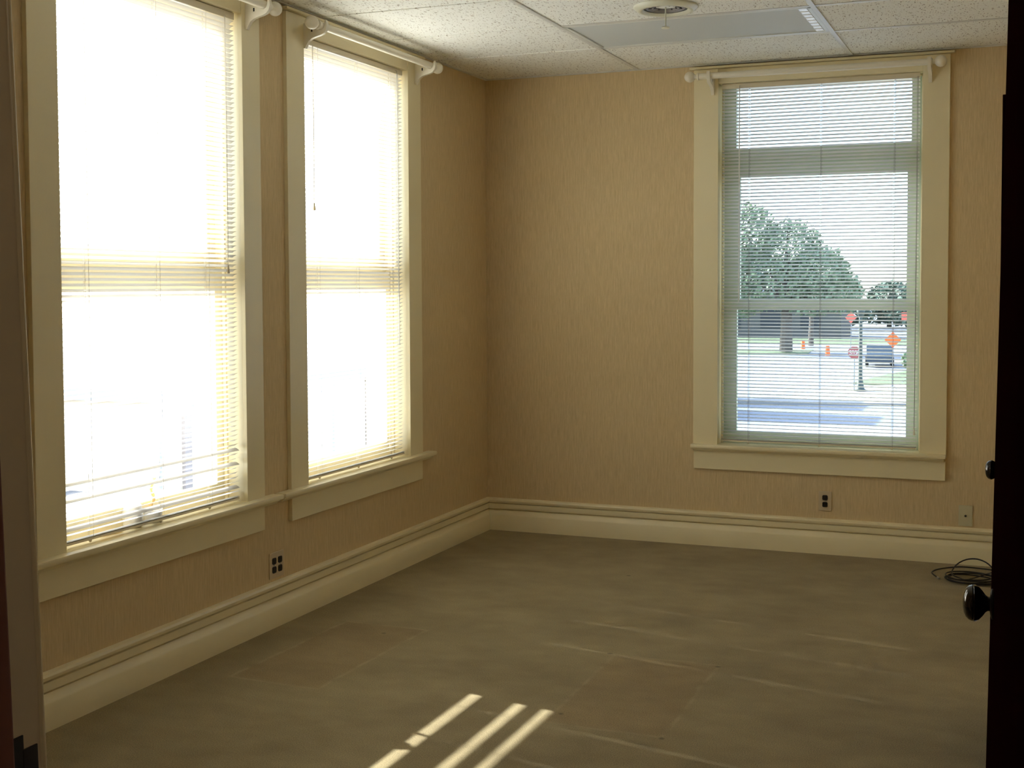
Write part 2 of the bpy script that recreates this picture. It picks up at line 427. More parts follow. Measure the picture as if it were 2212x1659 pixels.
# ------------------------------------------------------------------ ceiling
cb = MB()
GX = [0.978, 0.978 + 1.2192]
GY = [-0.7065 - 0.6096 * i for i in range(9)]
LIGHT = (GX[0], GX[1], GY[1], GY[0])
xs = [0.0] + GX + [RX]
ys = [0.0] + GY + [FY]
for i in range(len(xs) - 1):
    for j in range(len(ys) - 1):
        if i == 1 and j == 1: continue
        cb.box(xs[i], xs[i + 1], ys[j + 1], ys[j], H + 0.005, H + 0.02)
cb.box(-0.1, RX + 0.1, FY - 0.05, 0.1, H + 0.10, H + 0.16)
ceil = struct(cb.build('ceiling', M['tile']))
tw = 0.012
for gx in GX:
    MB().box(gx - tw, gx + tw, FY, 0, H, H + 0.0048, 0.0005).build('grid_bar', M['tee'], ceil)
for gy in GY:
    if gy < FY: continue
    for a, c in ((0.0, GX[0] - tw), (GX[0] + tw, GX[1] - tw), (GX[1] + tw, RX)):
        MB().box(a, c, gy - tw, gy + tw, H + 0.0012, H + 0.0048, 0.0005).build('grid_bar', M['tile'] if a == 0.0 else M['tee'], ceil)
MB().box(0, RX, -0.022, 0, H - 0.001, H + 0.004).build('wall_angle', M['tee'], ceil)
MB().box(0, 0.022, FY, -0.022, H - 0.001, H + 0.004).build('wall_angle', M['tee'], ceil)
MB().box(RX - 0.022, RX, FY, -0.022, H - 0.001, H + 0.004).build('wall_angle', M['tee'], ceil)

# fluorescent troffer in the grid
lx0, lx1, ly0, ly1 = LIGHT[0] + tw, LIGHT[1] - tw, LIGHT[2] + tw, LIGHT[3] - tw
cl = tag(empty('ceiling_light', ((lx0 + lx1) / 2, (ly0 + ly1) / 2, H)),
         'unlit grey fluorescent light panel set flush in the ceiling grid', 'ceiling light')
ox, oy = (lx0 + lx1) / 2, (ly0 + ly1) / 2
fr = MB()
fr.box(lx0 - ox, lx0 - ox + 0.018, ly0 - oy, ly1 - oy, 0.0, 0.012, 0.002)
fr.box(lx1 - ox - 0.018, lx1 - ox, ly0 - oy, ly1 - oy, 0.0, 0.012, 0.002)
fr.box(lx0 - ox, lx1 - ox, ly0 - oy, ly0 - oy + 0.018, 0.0, 0.012, 0.002)
fr.box(lx0 - ox, lx1 - ox, ly1 - oy - 0.018, ly1 - oy, 0.0, 0.012, 0.002)
fr.build('frame', M['light_frame'], cl)
MB().box(lx0 - ox + 0.015, lx1 - ox - 0.065, ly0 - oy + 0.015, ly1 - oy - 0.015, 0.006, 0.012).build('lens', M['lens'], cl)
le = MB(); ne = 8
span = (ly1 - ly0 - 0.04) / ne
for k in range(ne):
    y0 = ly0 - oy + 0.02 + k * span
    le.box(lx1 - ox - 0.062, lx1 - ox - 0.022, y0 + 0.008, y0 + span - 0.008, 0.001, 0.012, 0.003)
tag(le.build('glint_strip', M['lens_glint'], cl), 'row of white cells standing in for reflected window light at one end of the panel')
MB().box(lx1 - ox - 0.065, lx1 - ox - 0.015, ly0 - oy + 0.015, ly1 - oy - 0.015, 0.010, 0.014).build('end_plate', M['lens'], cl)

# round air diffuser
vx, vy = 1.575, -1.545
vt = tag(empty('ceiling_vent', (vx, vy, H)), 'round cream air diffuser in the ceiling with a hanging damper rod', 'air vent')
MB().lathe([(0.100, -0.006), (0.112, -0.018), (0.128, -0.016), (0.142, -0.004), (0.146, 0.0), (0.146, 0.004), (0.100, 0.004)], 64, cap=False).build('flange', M['vent'], vt, True, 60)
MB().lathe([(0.0, 0.0065), (0.104, 0.0065), (0.104, 0.004), (0.101, 0.004), (0.101, 0.006), (0.0, 0.0062)], 48, cap=False).build('duct', M['vent_dark'], vt)
for rr in (0.090, 0.064):
    MB().lathe([(rr, -0.006), (rr - 0.003, -0.007), (rr - 0.016, 0.0045), (rr - 0.013, 0.0055)], 48, cap=False).build('louvre_ring', M['vent_mid'], vt, True)
for k_ in range(10):
    mt_ = Matrix.Rotation(k_ * 2 * PI / 10, 4, 'Z')
    MB().box(0.046, 0.092, -0.001, 0.001, -0.003, 0.004, 0, mt_).build('vane', M['vent_mid'], vt)
MB().tube([(0, 0, 0.0), (0, 0, -0.045), (0.001, -0.001, -0.088)], 0.0032, 10).build('damper_rod', M['vent'], vt, True)
MB().lathe([(0.0, -0.096), (0.016, -0.095), (0.020, -0.091), (0.016, -0.087), (0.0, -0.085)], 24).build('rod_grip', M['vent'], vt, True)

# ------------------------------------------------------------------ baseboards
BP = [(0, 0), (0.030, 0), (0.030, 0.092), (0.026, 0.100), (0.018, 0.110), (0.010, 0.124), (0.004, 0.127), (0.004, 0.131), (0.020, 0.134),
      (0.020, 0.164), (0.009, 0.166), (0.009, 0.170), (0.022, 0.172), (0.024, 0.184), (0.020, 0.193), (0.012, 0.197), (0, 0.198)]
struct(MB().prism([(-d, z) for d, z in BP], 'x', 0.0, RX - 0.03).build('baseboard_back', M['trim'], smooth=True, angle=30))
struct(MB().prism([(d, z) for d, z in BP], 'y', FY, -0.012).build('baseboard_left', M['trim'], smooth=True, angle=30))
struct(MB().prism([(RX - d, z) for d, z in BP], 'y', -3.14, -0.03).prism([(RX - d, z) for d, z in BP], 'y', FY, -4.20).build('baseboard_right', M['trim'], smooth=True, angle=30))
struct(MB().prism([(FY + d, z) for d, z in BP], 'x', 0.03, XJ - 0.13).build('baseboard_front', M['trim'], smooth=True, angle=30))

# ------------------------------------------------------------------ windows
def window(name, op, out, rz, rails, mat_glass, sash_mat, exty=0.14, stool_ext=(0.04, 0.04)):
    """local: x along wall, -y into the room, +y outward"""
    a, c = op; oa, oc = out
    w = struct(empty(name, (0, 0, 0), rz))
    t = 0.020
    MB().box(oa, a, -t, 0, ZST - 0.002, ZCAS, 0.002).build('side_casing', M['trim'], w)
    MB().box(c, oc, -t, 0, ZST - 0.002, ZCAS, 0.002).build('side_casing', M['trim'], w)
    MB().box(a, c, -t + 0.004, 0, ZTOP, ZCAS, 0.002).build('head_casing', M['trim'], w)
    MB().box(oa - 0.022, oc + 0.022, -t - 0.020, 0, ZCAS + 0.002, ZCAS + 0.014, 0.003).build('head_cap', M['trim'], w)
    # stool (inside sill board) with nosing, cove moulding and apron
    s0, s1 = oa - stool_ext[0], oc + stool_ext[1]
    MB().box(s0, s1, -0.060, 0.0, ZST - 0.022, ZST, 0.006).box(a, c, -0.01, exty, ZST - 0.022, ZST - 0.001).build('stool', M['trim'], w, True)
    MB().prism([(-0.046, ZST - 0.022), (-0.044, ZST - 0.028), (-0.036, ZST - 0.032), (-0.030, ZST - 0.040), (0, ZST - 0.040), (0, ZST - 0.022)], 'x', s0 + 0.012, s1 - 0.012).build('cove_moulding', M['trim'], w)
    MB().box(oa + 0.004, oc - 0.004, -t, 0, ZAP, ZST - 0.040, 0.002).build('apron', M['trim'], w)
    # jamb lining
    MB().box(a - 0.016, a, -0.001, exty + 0.08, ZST - 0.02, ZTOP + 0.016).box(c, c + 0.016, -0.001, exty + 0.08, ZST - 0.02, ZTOP + 0.016) \
        .box(a, c, -0.001, exty + 0.08, ZTOP, ZTOP + 0.016) \
        .box(a, a + 0.012, 0.075, 0.090, ZST, ZTOP, 0.002).box(c - 0.012, c, 0.075, 0.090, ZST, ZTOP, 0.002).box(a, c, 0.075, 0.09, ZTOP - 0.012, ZTOP, 0.002) \
        .build('jamb_lining', M['trim'], w)
    MB().box(a, c, exty - 0.02, exty + 0.12, ZST - 0.05, ZST - 0.018).build('outer_sill', M['trim'], w)
    for (nm, x0, x1, gz0, gz1, f0, f1, y0, y1) in rails:
        # sash: frame from a..c / f0..f1 with a glazed opening x0..x1 / gz0..gz1
        s = MB().box(a, x0, y0, y1, f0, f1, 0.001).box(x1, c, y0, y1, f0, f1, 0.001).box(x0, x1, y0, y1, f0, gz0, 0.001).box(x0, x1, y0, y1, gz1, f1, 0.001).build(nm, sash_mat, w)
        MB().box(x0 - 0.004, x1 + 0.004, (y0 + y1) / 2 - 0.0015, (y0 + y1) / 2 + 0.0015, gz0 - 0.004, gz1 + 0.004).build('pane', mat_glass, s)
    return w
def left_rails(a, c):
    g = 0.058
    return [('lower_sash', a + g, c - g, 0.672, 1.500, ZST, 1.590, 0.092, 0.126),
            ('upper_sash', a + g, c - g, 1.655, 2.622, 1.560, ZTOP, 0.128, 0.162)]
window('window_1', WA, WAo, R(90), left_rails(*WA), M['glass'], M['trim'], stool_ext=(0.045, 0.088), exty=0.17)
window('window_2', WB, WBo, R(90), left_rails(*WB), M['glass'], M['trim'], stool_ext=(0.106, 0.095), exty=0.17)
window('window_3', WC, WCo, 0.0,
       [('lower_sash', 1.545, 2.497, 0.662, 1.372, ZST, 1.425, 0.100, 0.130),
        ('upper_sash', 1.556, 2.491, 1.424, 2.133, 1.395, 2.215, 0.131, 0.161),
        ('transom_sash', 1.536, 2.512, 2.297, 2.655, 2.215, ZTOP, 0.110, 0.150)],
       M['glass_green'], M['sash'], stool_ext=(0.008, 0.0), exty=0.17)

# ------------------------------------------------------------------ venetian blinds
def blind(op, rz, y0, pitch, tilt, holes, label, custom=None, zb=0.602, wand_x=None, wand_z=1.45, cord_x=None, cord_z=1.55, cmat='cord'):
    a, c = op[0] + 0.012, op[1] - 0.018
    b = tag(empty('window_blind', (0, 0, 0), rz), label, 'blind', 'venetian blinds in the three windows')
    ztop = ZTOP - 0.002
    MB().box(a, c, y0 - 0.014, y0 + 0.014, ztop - 0.028, ztop, 0.002).build('head_rail', M['rail'], b)
    MB().box(a + 0.003, c - 0.003, y0 - 0.011, y0 + 0.011, zb, zb + 0.009, 0.002).build('bottom_rail', M['rail'], b)
    # slats as one mesh, slightly crowned, with a route hole at every ladder
    bm = bmesh.new()
    hw = 0.0125; cols = [-1, -0.5, -0.10, 0.10, 0.5, 1]
    xs = [a]
    for h in holes: xs += [h - 0.006, h + 0.006]
    xs.append(c)
    zs = []; z = ztop - 0.028 - pitch * 0.55
    while z > zb + 0.016: zs.append(z); z -= pitch
    zs += [zb + 0.0135, zb + 0.0115]
    lr = random.Random(5)
    for z in zs:
        t = tilt + lr.uniform(-1.2, 1.2)
        if z < zb + 0.015: t = 2
        if custom:
            for z0, z1, tt in custom:
                if z0 <= z < z1: t = None if tt is None else tt + lr.uniform(-1, 1)
            if t is None: continue
        t = R(t)
        sag = [0.0] * len(xs)
        rows = []
        for xi, x in enumerate(xs):
            row = []
            for k in cols:
                u = k * hw; cz = 0.0016 * (1 - k * k)
                # u<0 = room side, raised by the tilt
                yy = u * math.cos(t) + cz * math.sin(t); zz = -u * math.sin(t) + cz * math.cos(t)
                row.append(bm.verts.new((x, y0 + yy, z + zz)))
            rows.append(row)
        for i in range(len(xs) - 1):
            for k in range(len(cols) - 1):
                if i % 2 == 1 and k == 2: continue
                bm.faces.new((rows[i][k], rows[i + 1][k], rows[i + 1][k + 1], rows[i][k + 1]))
    mb = MB(); mb.bm.free(); mb.bm = bm
    mb.build('slats', M['slat'], b, True, 60)
    lc = math.cos(R(tilt)) * (hw + 0.001)
    for h in holes:
        l = MB()
        for s in (-1, 1):
            l.tube([(h + 0.004, y0 + s * lc, zb + 0.004), (h + 0.004, y0 + s * lc, ztop - 0.02)], 0.0007, 5)
        l.build('ladder_cord', M[cmat], b)
        MB().tube([(h - 0.002, y0, zb + 0.004), (h - 0.002, y0, ztop - 0.02)], 0.0008, 5).build('lift_cord', M[cmat], b)
        MB().lathe([(0, 0), (0.006, 0), (0.006, -0.005), (0.003, -0.010), (0, -0.010)], 12, Matrix.Translation((h, y0, zb))).build('cord_button', M['rail'], b)
    if wand_x is not None:
        wd = MB().tube([(wand_x, y0 - 0.022, ztop - 0.03), (wand_x, y0 - 0.024, wand_z)], 0.0038, 6).build('tilt_wand', M['wand'], b, True)
        MB().tube([(wand_x, y0 - 0.014, ztop - 0.012), (wand_x, y0 - 0.022, ztop - 0.018), (wand_x, y0 - 0.022, ztop - 0.034)], 0.0015, 5).build('hook', M['steel'], wd)
    if cord_x is not None:
        pc = MB().tube([(cord_x, y0 - 0.016, ztop - 0.02), (cord_x + 0.001, y0 - 0.018, (ztop + cord_z) / 2), (cord_x, y0 - 0.018, cord_z)], 0.0011, 5) \
            .tube([(cord_x + 0.006, y0 - 0.016, ztop - 0.02), (cord_x + 0.004, y0 - 0.018, (ztop + cord_z) / 2), (cord_x + 0.001, y0 - 0.018, cord_z)], 0.0011, 5).build('pull_cord', M[cmat], b)
        MB().lathe([(0, 0.0), (0.003, 0.0), (0.007, -0.03), (0.006, -0.034), (0, -0.034)], 12, Matrix.Translation((cord_x, y0 - 0.018, cord_z))).build('tassel', M['rail'], pc, True)
    return b
sunny = [(0.630, 0.648, 5), (0.650, 0.668, -27.7), (0.672, 0.69, 17), (0.73, 0.745, 20), (0.75, 0.768, -27.7), (0.772, 0.788, 19), (0.812, 0.828, -27.7)]
blind(WA, R(90), 0.018, 0.0200, 26, [-3.493, -3.101, -2.790], 'white slatted blind in the nearest left window, sun pouring through',
      custom=sunny, zb=0.604, cord_x=-2.665, cord_z=1.60)
blind(WB, R(90), 0.018, 0.0200, 26, [-1.934, -1.563, -1.214], 'white slatted blind in the left wall window nearer the corner',
      zb=0.604, wand_x=-1.160, wand_z=1.20, cord_x=-1.985, cord_z=1.9)
blind(WC, 0.0, 0.032, 0.0195, 18.5, [1.628, 2.032, 2.429], 'slatted blind in the back window with street and tree showing through',
      zb=0.606, wand_x=1.575, wand_z=1.41, cord_x=2.548, cord_z=0.72, cmat='cord_backlit')

# ------------------------------------------------------------------ curtain rods
def curtain_rod(rz, x0, x1, z, y, br, label, left_ring=True, extra=None):
    r = tag(empty('curtain_rod', (0, 0, 0), rz), label, 'curtain rod', 'painted wooden curtain rods over the windows')
    Rx = Matrix.Rotation(R(90), 4, 'Y')
    MB().tube([(x0 + 0.055, y, z), (x1 - 0.055, y, z)], 0.0175, 20).build('pole', M['rod'], r, True)
    for s, xe in ((-1, x0), (1, x1)):
        prof = [(0.0, -0.031)]
        for k in range(1, 12):
            a = -PI / 2 + k * PI / 13
            prof.append((0.031 * math.cos(a), 0.031 * math.sin(a)))
        prof += [(0.013, 0.031), (0.012, 0.040), (0.020, 0.044), (0.021, 0.052), (0.013, 0.056), (0.017, 0.062), (0.0, 0.062)]
        mt = Matrix.Translation((xe, y, z)) @ (Matrix.Rotation(R(90) if s < 0 else R(-90), 4, 'Y'))
        MB().lathe(prof, 24, mt).build('finial', M['rod'], r, True, 50)
    return r
BPROF = [(0.0, 0.016), (0.0, -0.096), (0.007, -0.097), (0.014, -0.084), (0.026, -0.066), (0.042, -0.055), (0.062, -0.049), (0.085, -0.044),
         (0.104, -0.037), (0.117, -0.023), (0.122, -0.005), (0.121, 0.014), (0.116, 0.024), (0.111, 0.018), (0.110, 0.002), (0.104, -0.012),
         (0.094, -0.0185), (0.084, -0.0185), (0.072, -0.012), (0.050, -0.002), (0.028, 0.008), (0.012, 0.015)]
def bracket(rz, bx, z, label, ywall=-0.020):
    b = tag(empty('rod_bracket', (0, 0, 0), rz), label, 'bracket', 'scrolled brackets holding the curtain rods')
    m = MB().prism([(ywall - d, z + zz) for d, zz in BPROF], 'x', bx - 0.009, bx + 0.009)
    o = m.build('body', M['rod'], b, True, 40)
    MB().box(bx - 0.0095, bx + 0.0095, ywall - 0.048, ywall - 0.040, z - 0.026, z - 0.010, 0.002).build('slot', M['slot'], b)
    MB().lathe([(0, 0), (0.003, 0), (0.003, 0.003), (0, 0.004)], 10, Matrix.Translation((bx, ywall - 0.0085, z - 0.085)) @ Matrix.Rotation(R(90), 4, 'X')).build('screw', M['receptacle'], b)
    return b
zr = 2.694
def rod_set(rz, x0, x1, b0, b1, lab, labs, z=zr):
    curtain_rod(rz, x0, x1, z, -0.020 - 0.089, (b0, b1), lab)
    bracket(rz, b0, z, labs[0]); bracket(rz, b1, z, labs[1])
rod_set(R(90), -3.73, -2.460, -3.67, -2.540, 'cream curtain rod over the nearest left window, mostly above the frame',
        ('cream bracket at the far left end of the nearest rod', 'cream scrolled bracket at top of the nearest window, beside bare wallpaper strip'))
rod_set(R(90), -2.165, -0.890, -2.085, -0.975, 'cream curtain rod over the left wall window nearer the corner',
        ('shaded bracket carrying the ball end nearest the camera on the second window', 'sunlit cream bracket left of the room corner'))
rod_set(0.0, 1.315, 2.675, 1.428, 2.618, 'cream curtain rod over the back window, ball finial at each end',
        ('small bracket under the left end of the back window rod', 'small bracket under the right end of the back window rod'), z=2.690)

# ------------------------------------------------------------------ outlets
def receptacle(parent, x, z, y, k=1.0):
    for s in (-1, 1):
        pts = []
        for i in range(24):
            a = 2 * PI * i / 24
            pts.append((x + max(-0.0145, min(0.0145, 0.0175 * math.cos(a))) * k, z + s * 0.0195 + max(-0.0145, min(0.0145, 0.0175 * math.sin(a))) * k))
        o = MB().prism(pts, 'y', y - 0.0035, y + 0.001).build('socket', M['receptacle'], parent)
        for bx in ((-0.0068, -0.0052, -0.001, 0.007), (0.0052, 0.0068, -0.001, 0.007), (-0.002, 0.002, -0.009, -0.005)):
            MB().box(x + bx[0], x + bx[1], y - 0.0038, y - 0.003, z + s * 0.0195 + bx[2], z + s * 0.0195 + bx[3]).build('slot', M['slot'], o)
    MB().lathe([(0, 0), (0.003, 0), (0.0025, 0.0015), (0, 0.0015)], 12, Matrix.Translation((x, y - 0.001, z)) @ Matrix.Rotation(R(90), 4, 'X')).build('screw', M['steel'], parent)
o1 = tag(empty('wall_outlet', (2.073, 0, 0.297)), 'tan wall outlet with two dark sockets under the back window', 'outlet')
MB().box(-0.036, 0.036, -0.006, 0.0, -0.055, 0.055, 0.0025).build('cover_plate', M['plate'], o1)
receptacle(o1, 0, 0, -0.006)
o2 = tag(empty('wall_outlet', (0, -2.340, 0.270), R(90)), 'tan wall outlet with four dark sockets below the left windows', 'outlet')
MB().box(-0.055, 0.055, -0.006, 0.0, -0.058, 0.058, 0.0025).build('cover_plate', M['plate'], o2)
receptacle(o2, -0.023, 0, -0.006); receptacle(o2, 0.023, 0, -0.006)
o3 = tag(empty('wall_plate', (2.822, 0, 0.262)), 'pale olive wall plate with one small black jack beside the dark door', 'wall plate')
MB().box(-0.036, 0.036, -0.008, 0.0, -0.056, 0.056, 0.003).build('cover_plate', M['plate_green'], o3)
MB().lathe([(0, 0), (0.006, 0), (0.006, 0.005), (0.004, 0.005), (0.004, 0.012), (0, 0.012)], 12, Matrix.Translation((0, -0.008, 0)) @ Matrix.Rotation(R(90), 4, 'X')).build('jack', M['receptacle'], o3, True)

# ------------------------------------------------------------------ coiled cable on the floor
cab = tag(empty('cable', (0, 0, 0)), 'thin black cable coiled on the carpet against the baseboard', 'cable')
pts = []
turns = 4.3; n = 170
for i in range(n):
    a = 2 * PI * turns * i / n + 2.6
    rr = 0.122 + 0.008 * math.sin(i * 0.37) - 0.004 * (i / n)
    cx = 2.872 + 0.010 * math.sin(i * 0.11); cy = -0.408 + 0.010 * math.cos(i * 0.09)
    pts.append((cx + rr * math.cos(a), cy + rr * 0.92 * math.sin(a), 0.006 + 0.0045 * (i / n) * turns))
# raised loop leaning back towards the wall
for i in range(46):
    a = a0 = 2 * PI * turns + 2.6 + 2 * PI * 1.05 * i / 45
    s = math.sin(PI * i / 45)
    x = 2.878 + 0.105 * math.cos(a); y = -0.385 + 0.115 * math.sin(a) + 0.03 * s
    zz = 0.026 + max(0.0, 0.055 * math.sin(a)) * s
    pts.append((x, y, zz))
last = Vector(pts[-1])
tail = [(2.96, -0.28, 0.022), (3.00, -0.20, 0.010), (2.965, -0.135, 0.006), (2.90, -0.118, 0.006), (2.815, -0.110, 0.006), (2.752, -0.150, 0.006),
        (2.698, -0.210, 0.006), (2.672, -0.275, 0.006), (2.676, -0.330, 0.006), (2.705, -0.405, 0.006)]
# smooth the tail with catmull-rom
def catmull(P, k=8):
    P = [Vector(p) for p in P]; out = []
    for i in range(len(P) - 1):
        p0 = P[max(i - 1, 0)]; p1 = P[i]; p2 = P[i + 1]; p3 = P[min(i + 2, len(P) - 1)]
        for j in range(k):
            t = j / k
            out.append(0.5 * ((2 * p1) + (-p0 + p2) * t + (2 * p0 - 5 * p1 + 4 * p2 - p3) * t * t + (-p0 + 3 * p1 - 3 * p2 + p3) * t ** 3))
    out.append(P[-1]); return out
allp = catmull([Vector(p) for p in pts[::3]] + [Vector(p) for p in tail], 4)
MB().tube(allp, 0.0036, 8).build('cord', M['cable'], cab, True, 80)
MB().tube([(2.705, -0.405, 0.006), (2.716, -0.432, 0.006)], 0.0055, 10).build('connector', M['steel'], cab, True)

# ------------------------------------------------------------------ doorway the camera looks through
dj = struct(empty('door_1'))
tilt = Matrix.Translation((XJ + 0.012, FY, 0.95)) @ Matrix.Rotation(R(-1.9), 4, 'Y') @ Matrix.Translation((-(XJ + 0.012), -FY, -0.95))
jb = MB().box(XJ - 0.030, XJ + 0.012, FY - 0.059, FY, -0.02, 2.12, 0.002, tilt)
jb.build('rebate_jamb', M['jamb_paint'], dj)
eb = MB().tube([tilt @ Vector((XJ + 0.0095, FY + 0.0008, z)) for z in (-0.02, 1.0, 2.12)], 0.0052, 16)
eb.build('edge_bead', M['trim'], dj, True)
MB().box(XJ - 0.030, XJ + 0.026, FY - FT - 0.02, FY - 0.059, -0.02, 2.12, 0.003, tilt).build('door_stop', M['brown_wood'], dj)
MB().box(XJ - 0.13, XJ - 0.010, FY, FY + 0.018, 0, 2.2, 0.003, tilt).build('side_casing', M['trim'], dj)
sp = MB().box(XJ + 0.0105, XJ + 0.0135, FY - 0.057, FY - 0.032, 0.78, 0.968, 0.0008, tilt).box(XJ + 0.0105, XJ + 0.0140, FY - 0.034, FY - 0.010, 0.78, 0.950, 0.0008, tilt)
tag(sp.build('strike_plate', M['black_metal'], dj), 'black strike plate let into the jamb')
MB().box(XH, XH + 0.03, FY - FT - 0.02, FY, 0, 2.12, 0.002).build('hinge_jamb', M['brown_wood'], dj)
MB().box(XJ - 0.03, XH + 0.03, FY - FT - 0.02, FY, 2.12, 2.15, 0.002).build('head_jamb', M['brown_wood'], dj)

def knob_parts(parent, loc, ang, s=1.0):
    """knob axis points to local -x after ang about z"""
    mt = Matrix.Translation(loc) @ Matrix.Rotation(ang, 4, 'Z') @ Matrix.Rotation(R(-90), 4, 'Y') @ Matrix.Scale(s, 4)
    MB().lathe([(0, 0), (0.024, 0), (0.024, 0.002), (0.018, 0.004), (0.011, 0.005), (0, 0.006)], 32, mt).build('rose', M['black_metal'], parent, True)
    MB().lathe([(0, 0.004), (0.0115, 0.004), (0.0115, 0.008), (0.0135, 0.0110), (0.020, 0.0155), (0.0262, 0.0210), (0.0288, 0.0265), (0.0294, 0.0288),
                (0.0283, 0.0298), (0.0286, 0.0315), (0.0268, 0.0365), (0.0225, 0.0410), (0.0160, 0.0440), (0.0080, 0.0456), (0, 0.0460)], 48, mt).build('knob', M['knob'], parent, True, 25)

# open leaf: hinged at the right jamb, swung into the room along the line of sight
leaf = struct(empty('door_2', (3.128, -5.775, 0)))
ang = math.atan2(-4.872 + 5.775, 3.0725 - 3.128)          # direction hinge -> free edge (hall-side face)
lt = Matrix.Rotation(ang, 4, 'Z')
Lw = math.hypot(-4.872 + 5.775, 3.0725 - 3.128)
tiltL = Matrix.Translation((0, 0, 1.3)) @ Matrix.Rotation(R(0.9), 4, 'Y') @ Matrix.Translation((0, 0, -1.3))
lm = tiltL @ lt
MB().box(0, Lw, -0.040, 0.0, 0.012, 2.09, 0.002, lm).build('leaf_panel', M['door_wood'], leaf)
# raised mouldings on the room-side face
mo = MB()
for z0, z1 in ((0.25, 0.95), (1.15, 1.95)):
    mo.box(0.14, Lw - 0.14, -0.046, -0.040, z0, z0 + 0.02, 0, lm).box(0.14, Lw - 0.14, -0.046, -0.040, z1 - 0.02, z1, 0, lm)
    mo.box(0.14, 0.16, -0.046, -0.040, z0, z1, 0, lm).box(Lw - 0.16, Lw - 0.14, -0.046, -0.040, z0, z1, 0, lm)
mo.build('panel_moulding', M['door_wood'], leaf)
kpos = lm @ Vector((Lw - 0.085, 0.0, 1.003))
knob_parts(leaf, kpos, ang - R(90), 1.0)

# second door in the right wall, standing slightly ajar
cd = struct(empty('door_3', (3.165, -3.26, 0)))
ang2 = R(-90) - R(6.5)
l2 = Matrix.Rotation(ang2, 4, 'Z')
# hinge at far end (y=-3.26 here is the near jamb) -> build leaf from the far jamb
cd.location = (3.123, -2.50, 0)
MB().box(0, 0.70, 0.0, 0.038, 0.012, 2.06, 0.002, l2).build('leaf_panel', M['door_wood'], cd)
knob_parts(cd, l2 @ Vector((0.62, 0.0, 0.958)), ang2 + R(90), 1.0)

# ------------------------------------------------------------------ things on the sill of the nearest window
# small white dish with a dried stalk, behind the blind
cup = MB().lathe([(0, 0), (0.030, 0), (0.034, 0.004), (0.040, 0.030), (0.042, 0.050), (0.039, 0.050), (0.036, 0.030), (0.030, 0.006), (0, 0.006)], 32, Matrix.Translation((-0.070, -3.09, ZST)))
tag(cup.build('cup', M['ceramic'], smooth=True), 'small white cup on the sunlit sill behind the nearest blind', 'cup')
stp = []
for i in range(30):
    t = i / 29
    stp.append((-0.070 + 0.006 * math.sin(t * 14), -3.09 + 0.006 * math.cos(t * 14) + 0.01 * t, ZST + 0.008 + 0.165 * t))
tag(MB().tube(stp, [0.004 + 0.0035 * abs(math.sin(i * 0.8)) for i in range(30)], 8).build('dried_stalk', M['stalk'], smooth=True),
    'twisted tan dried stalk standing in the white cup on the sill', 'dried plant')
tag(MB().lathe([(0, 0), (0.030, 0), (0.038, 0.006), (0.040, 0.060), (0.033, 0.085), (0.018, 0.095), (0.017, 0.110), (0, 0.110)], 32, Matrix.Translation((-0.072, -3.20, ZST))).build('jar', M['ceramic'], smooth=True),
    'stout white jar on the sill left of the dried stalk', 'jar')
mk = tag(empty('marker_pen', (-0.052, -3.345, ZST + 0.009), R(86)), 'bright yellow marker pen lying on the nearest window sill', 'pen')
MB().tube([(-0.045, 0, 0), (0.040, 0, 0)], 0.0085, 16).build('barrel', M['yellow'], mk, True)
MB().tube([(0.040, 0, 0), (0.062, 0, 0)], [0.0075, 0.0055], 16).build('cap', M['stalk'], mk, True)

# ------------------------------------------------------------------ outside
GZ = -3.9
struct(MB().box(-160, 120, -60, 420, GZ - 0.5, GZ).build('ground', M['asphalt']))
def slab(name, pts, z0, z1, mat, label, cat):
    return tag(MB().prism(pts, 'z', z0, z1).build(name, mat), label, cat)
slab('sidewalk', [(-9.5, 48.5), (9.0, 51.8), (9.0, 54.6), (-3.0, 60.5), (-6.3, 58.5), (-6.6, 54.0)], GZ, GZ + 0.12, M['concrete'], 'pale sidewalk corner around the lamp post foot', 'sidewalk')
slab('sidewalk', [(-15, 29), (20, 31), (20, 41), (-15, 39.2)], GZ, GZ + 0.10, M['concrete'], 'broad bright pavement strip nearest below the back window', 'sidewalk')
slab('lawn', [(-5.6, 61.5), (12, 57.0), (12, 74), (-3.2, 74), (-4.6, 68)], GZ, GZ + 0.10, M['grass'], 'green lawn to the right beyond the lamp post', 'lawn')
slab('lawn', [(-46, 83.0), (-12.6, 88.5), (-13.2, 96), (-46, 92)], GZ, GZ + 0.03, M['grass'], 'green lawn strip under the big tree', 'lawn')
slab('lawn', [(-60, 106), (30, 106), (30, 116), (-60, 116)], GZ, GZ + 0.08, M['grass'], 'distant lawn in front of the tree line', 'lawn')

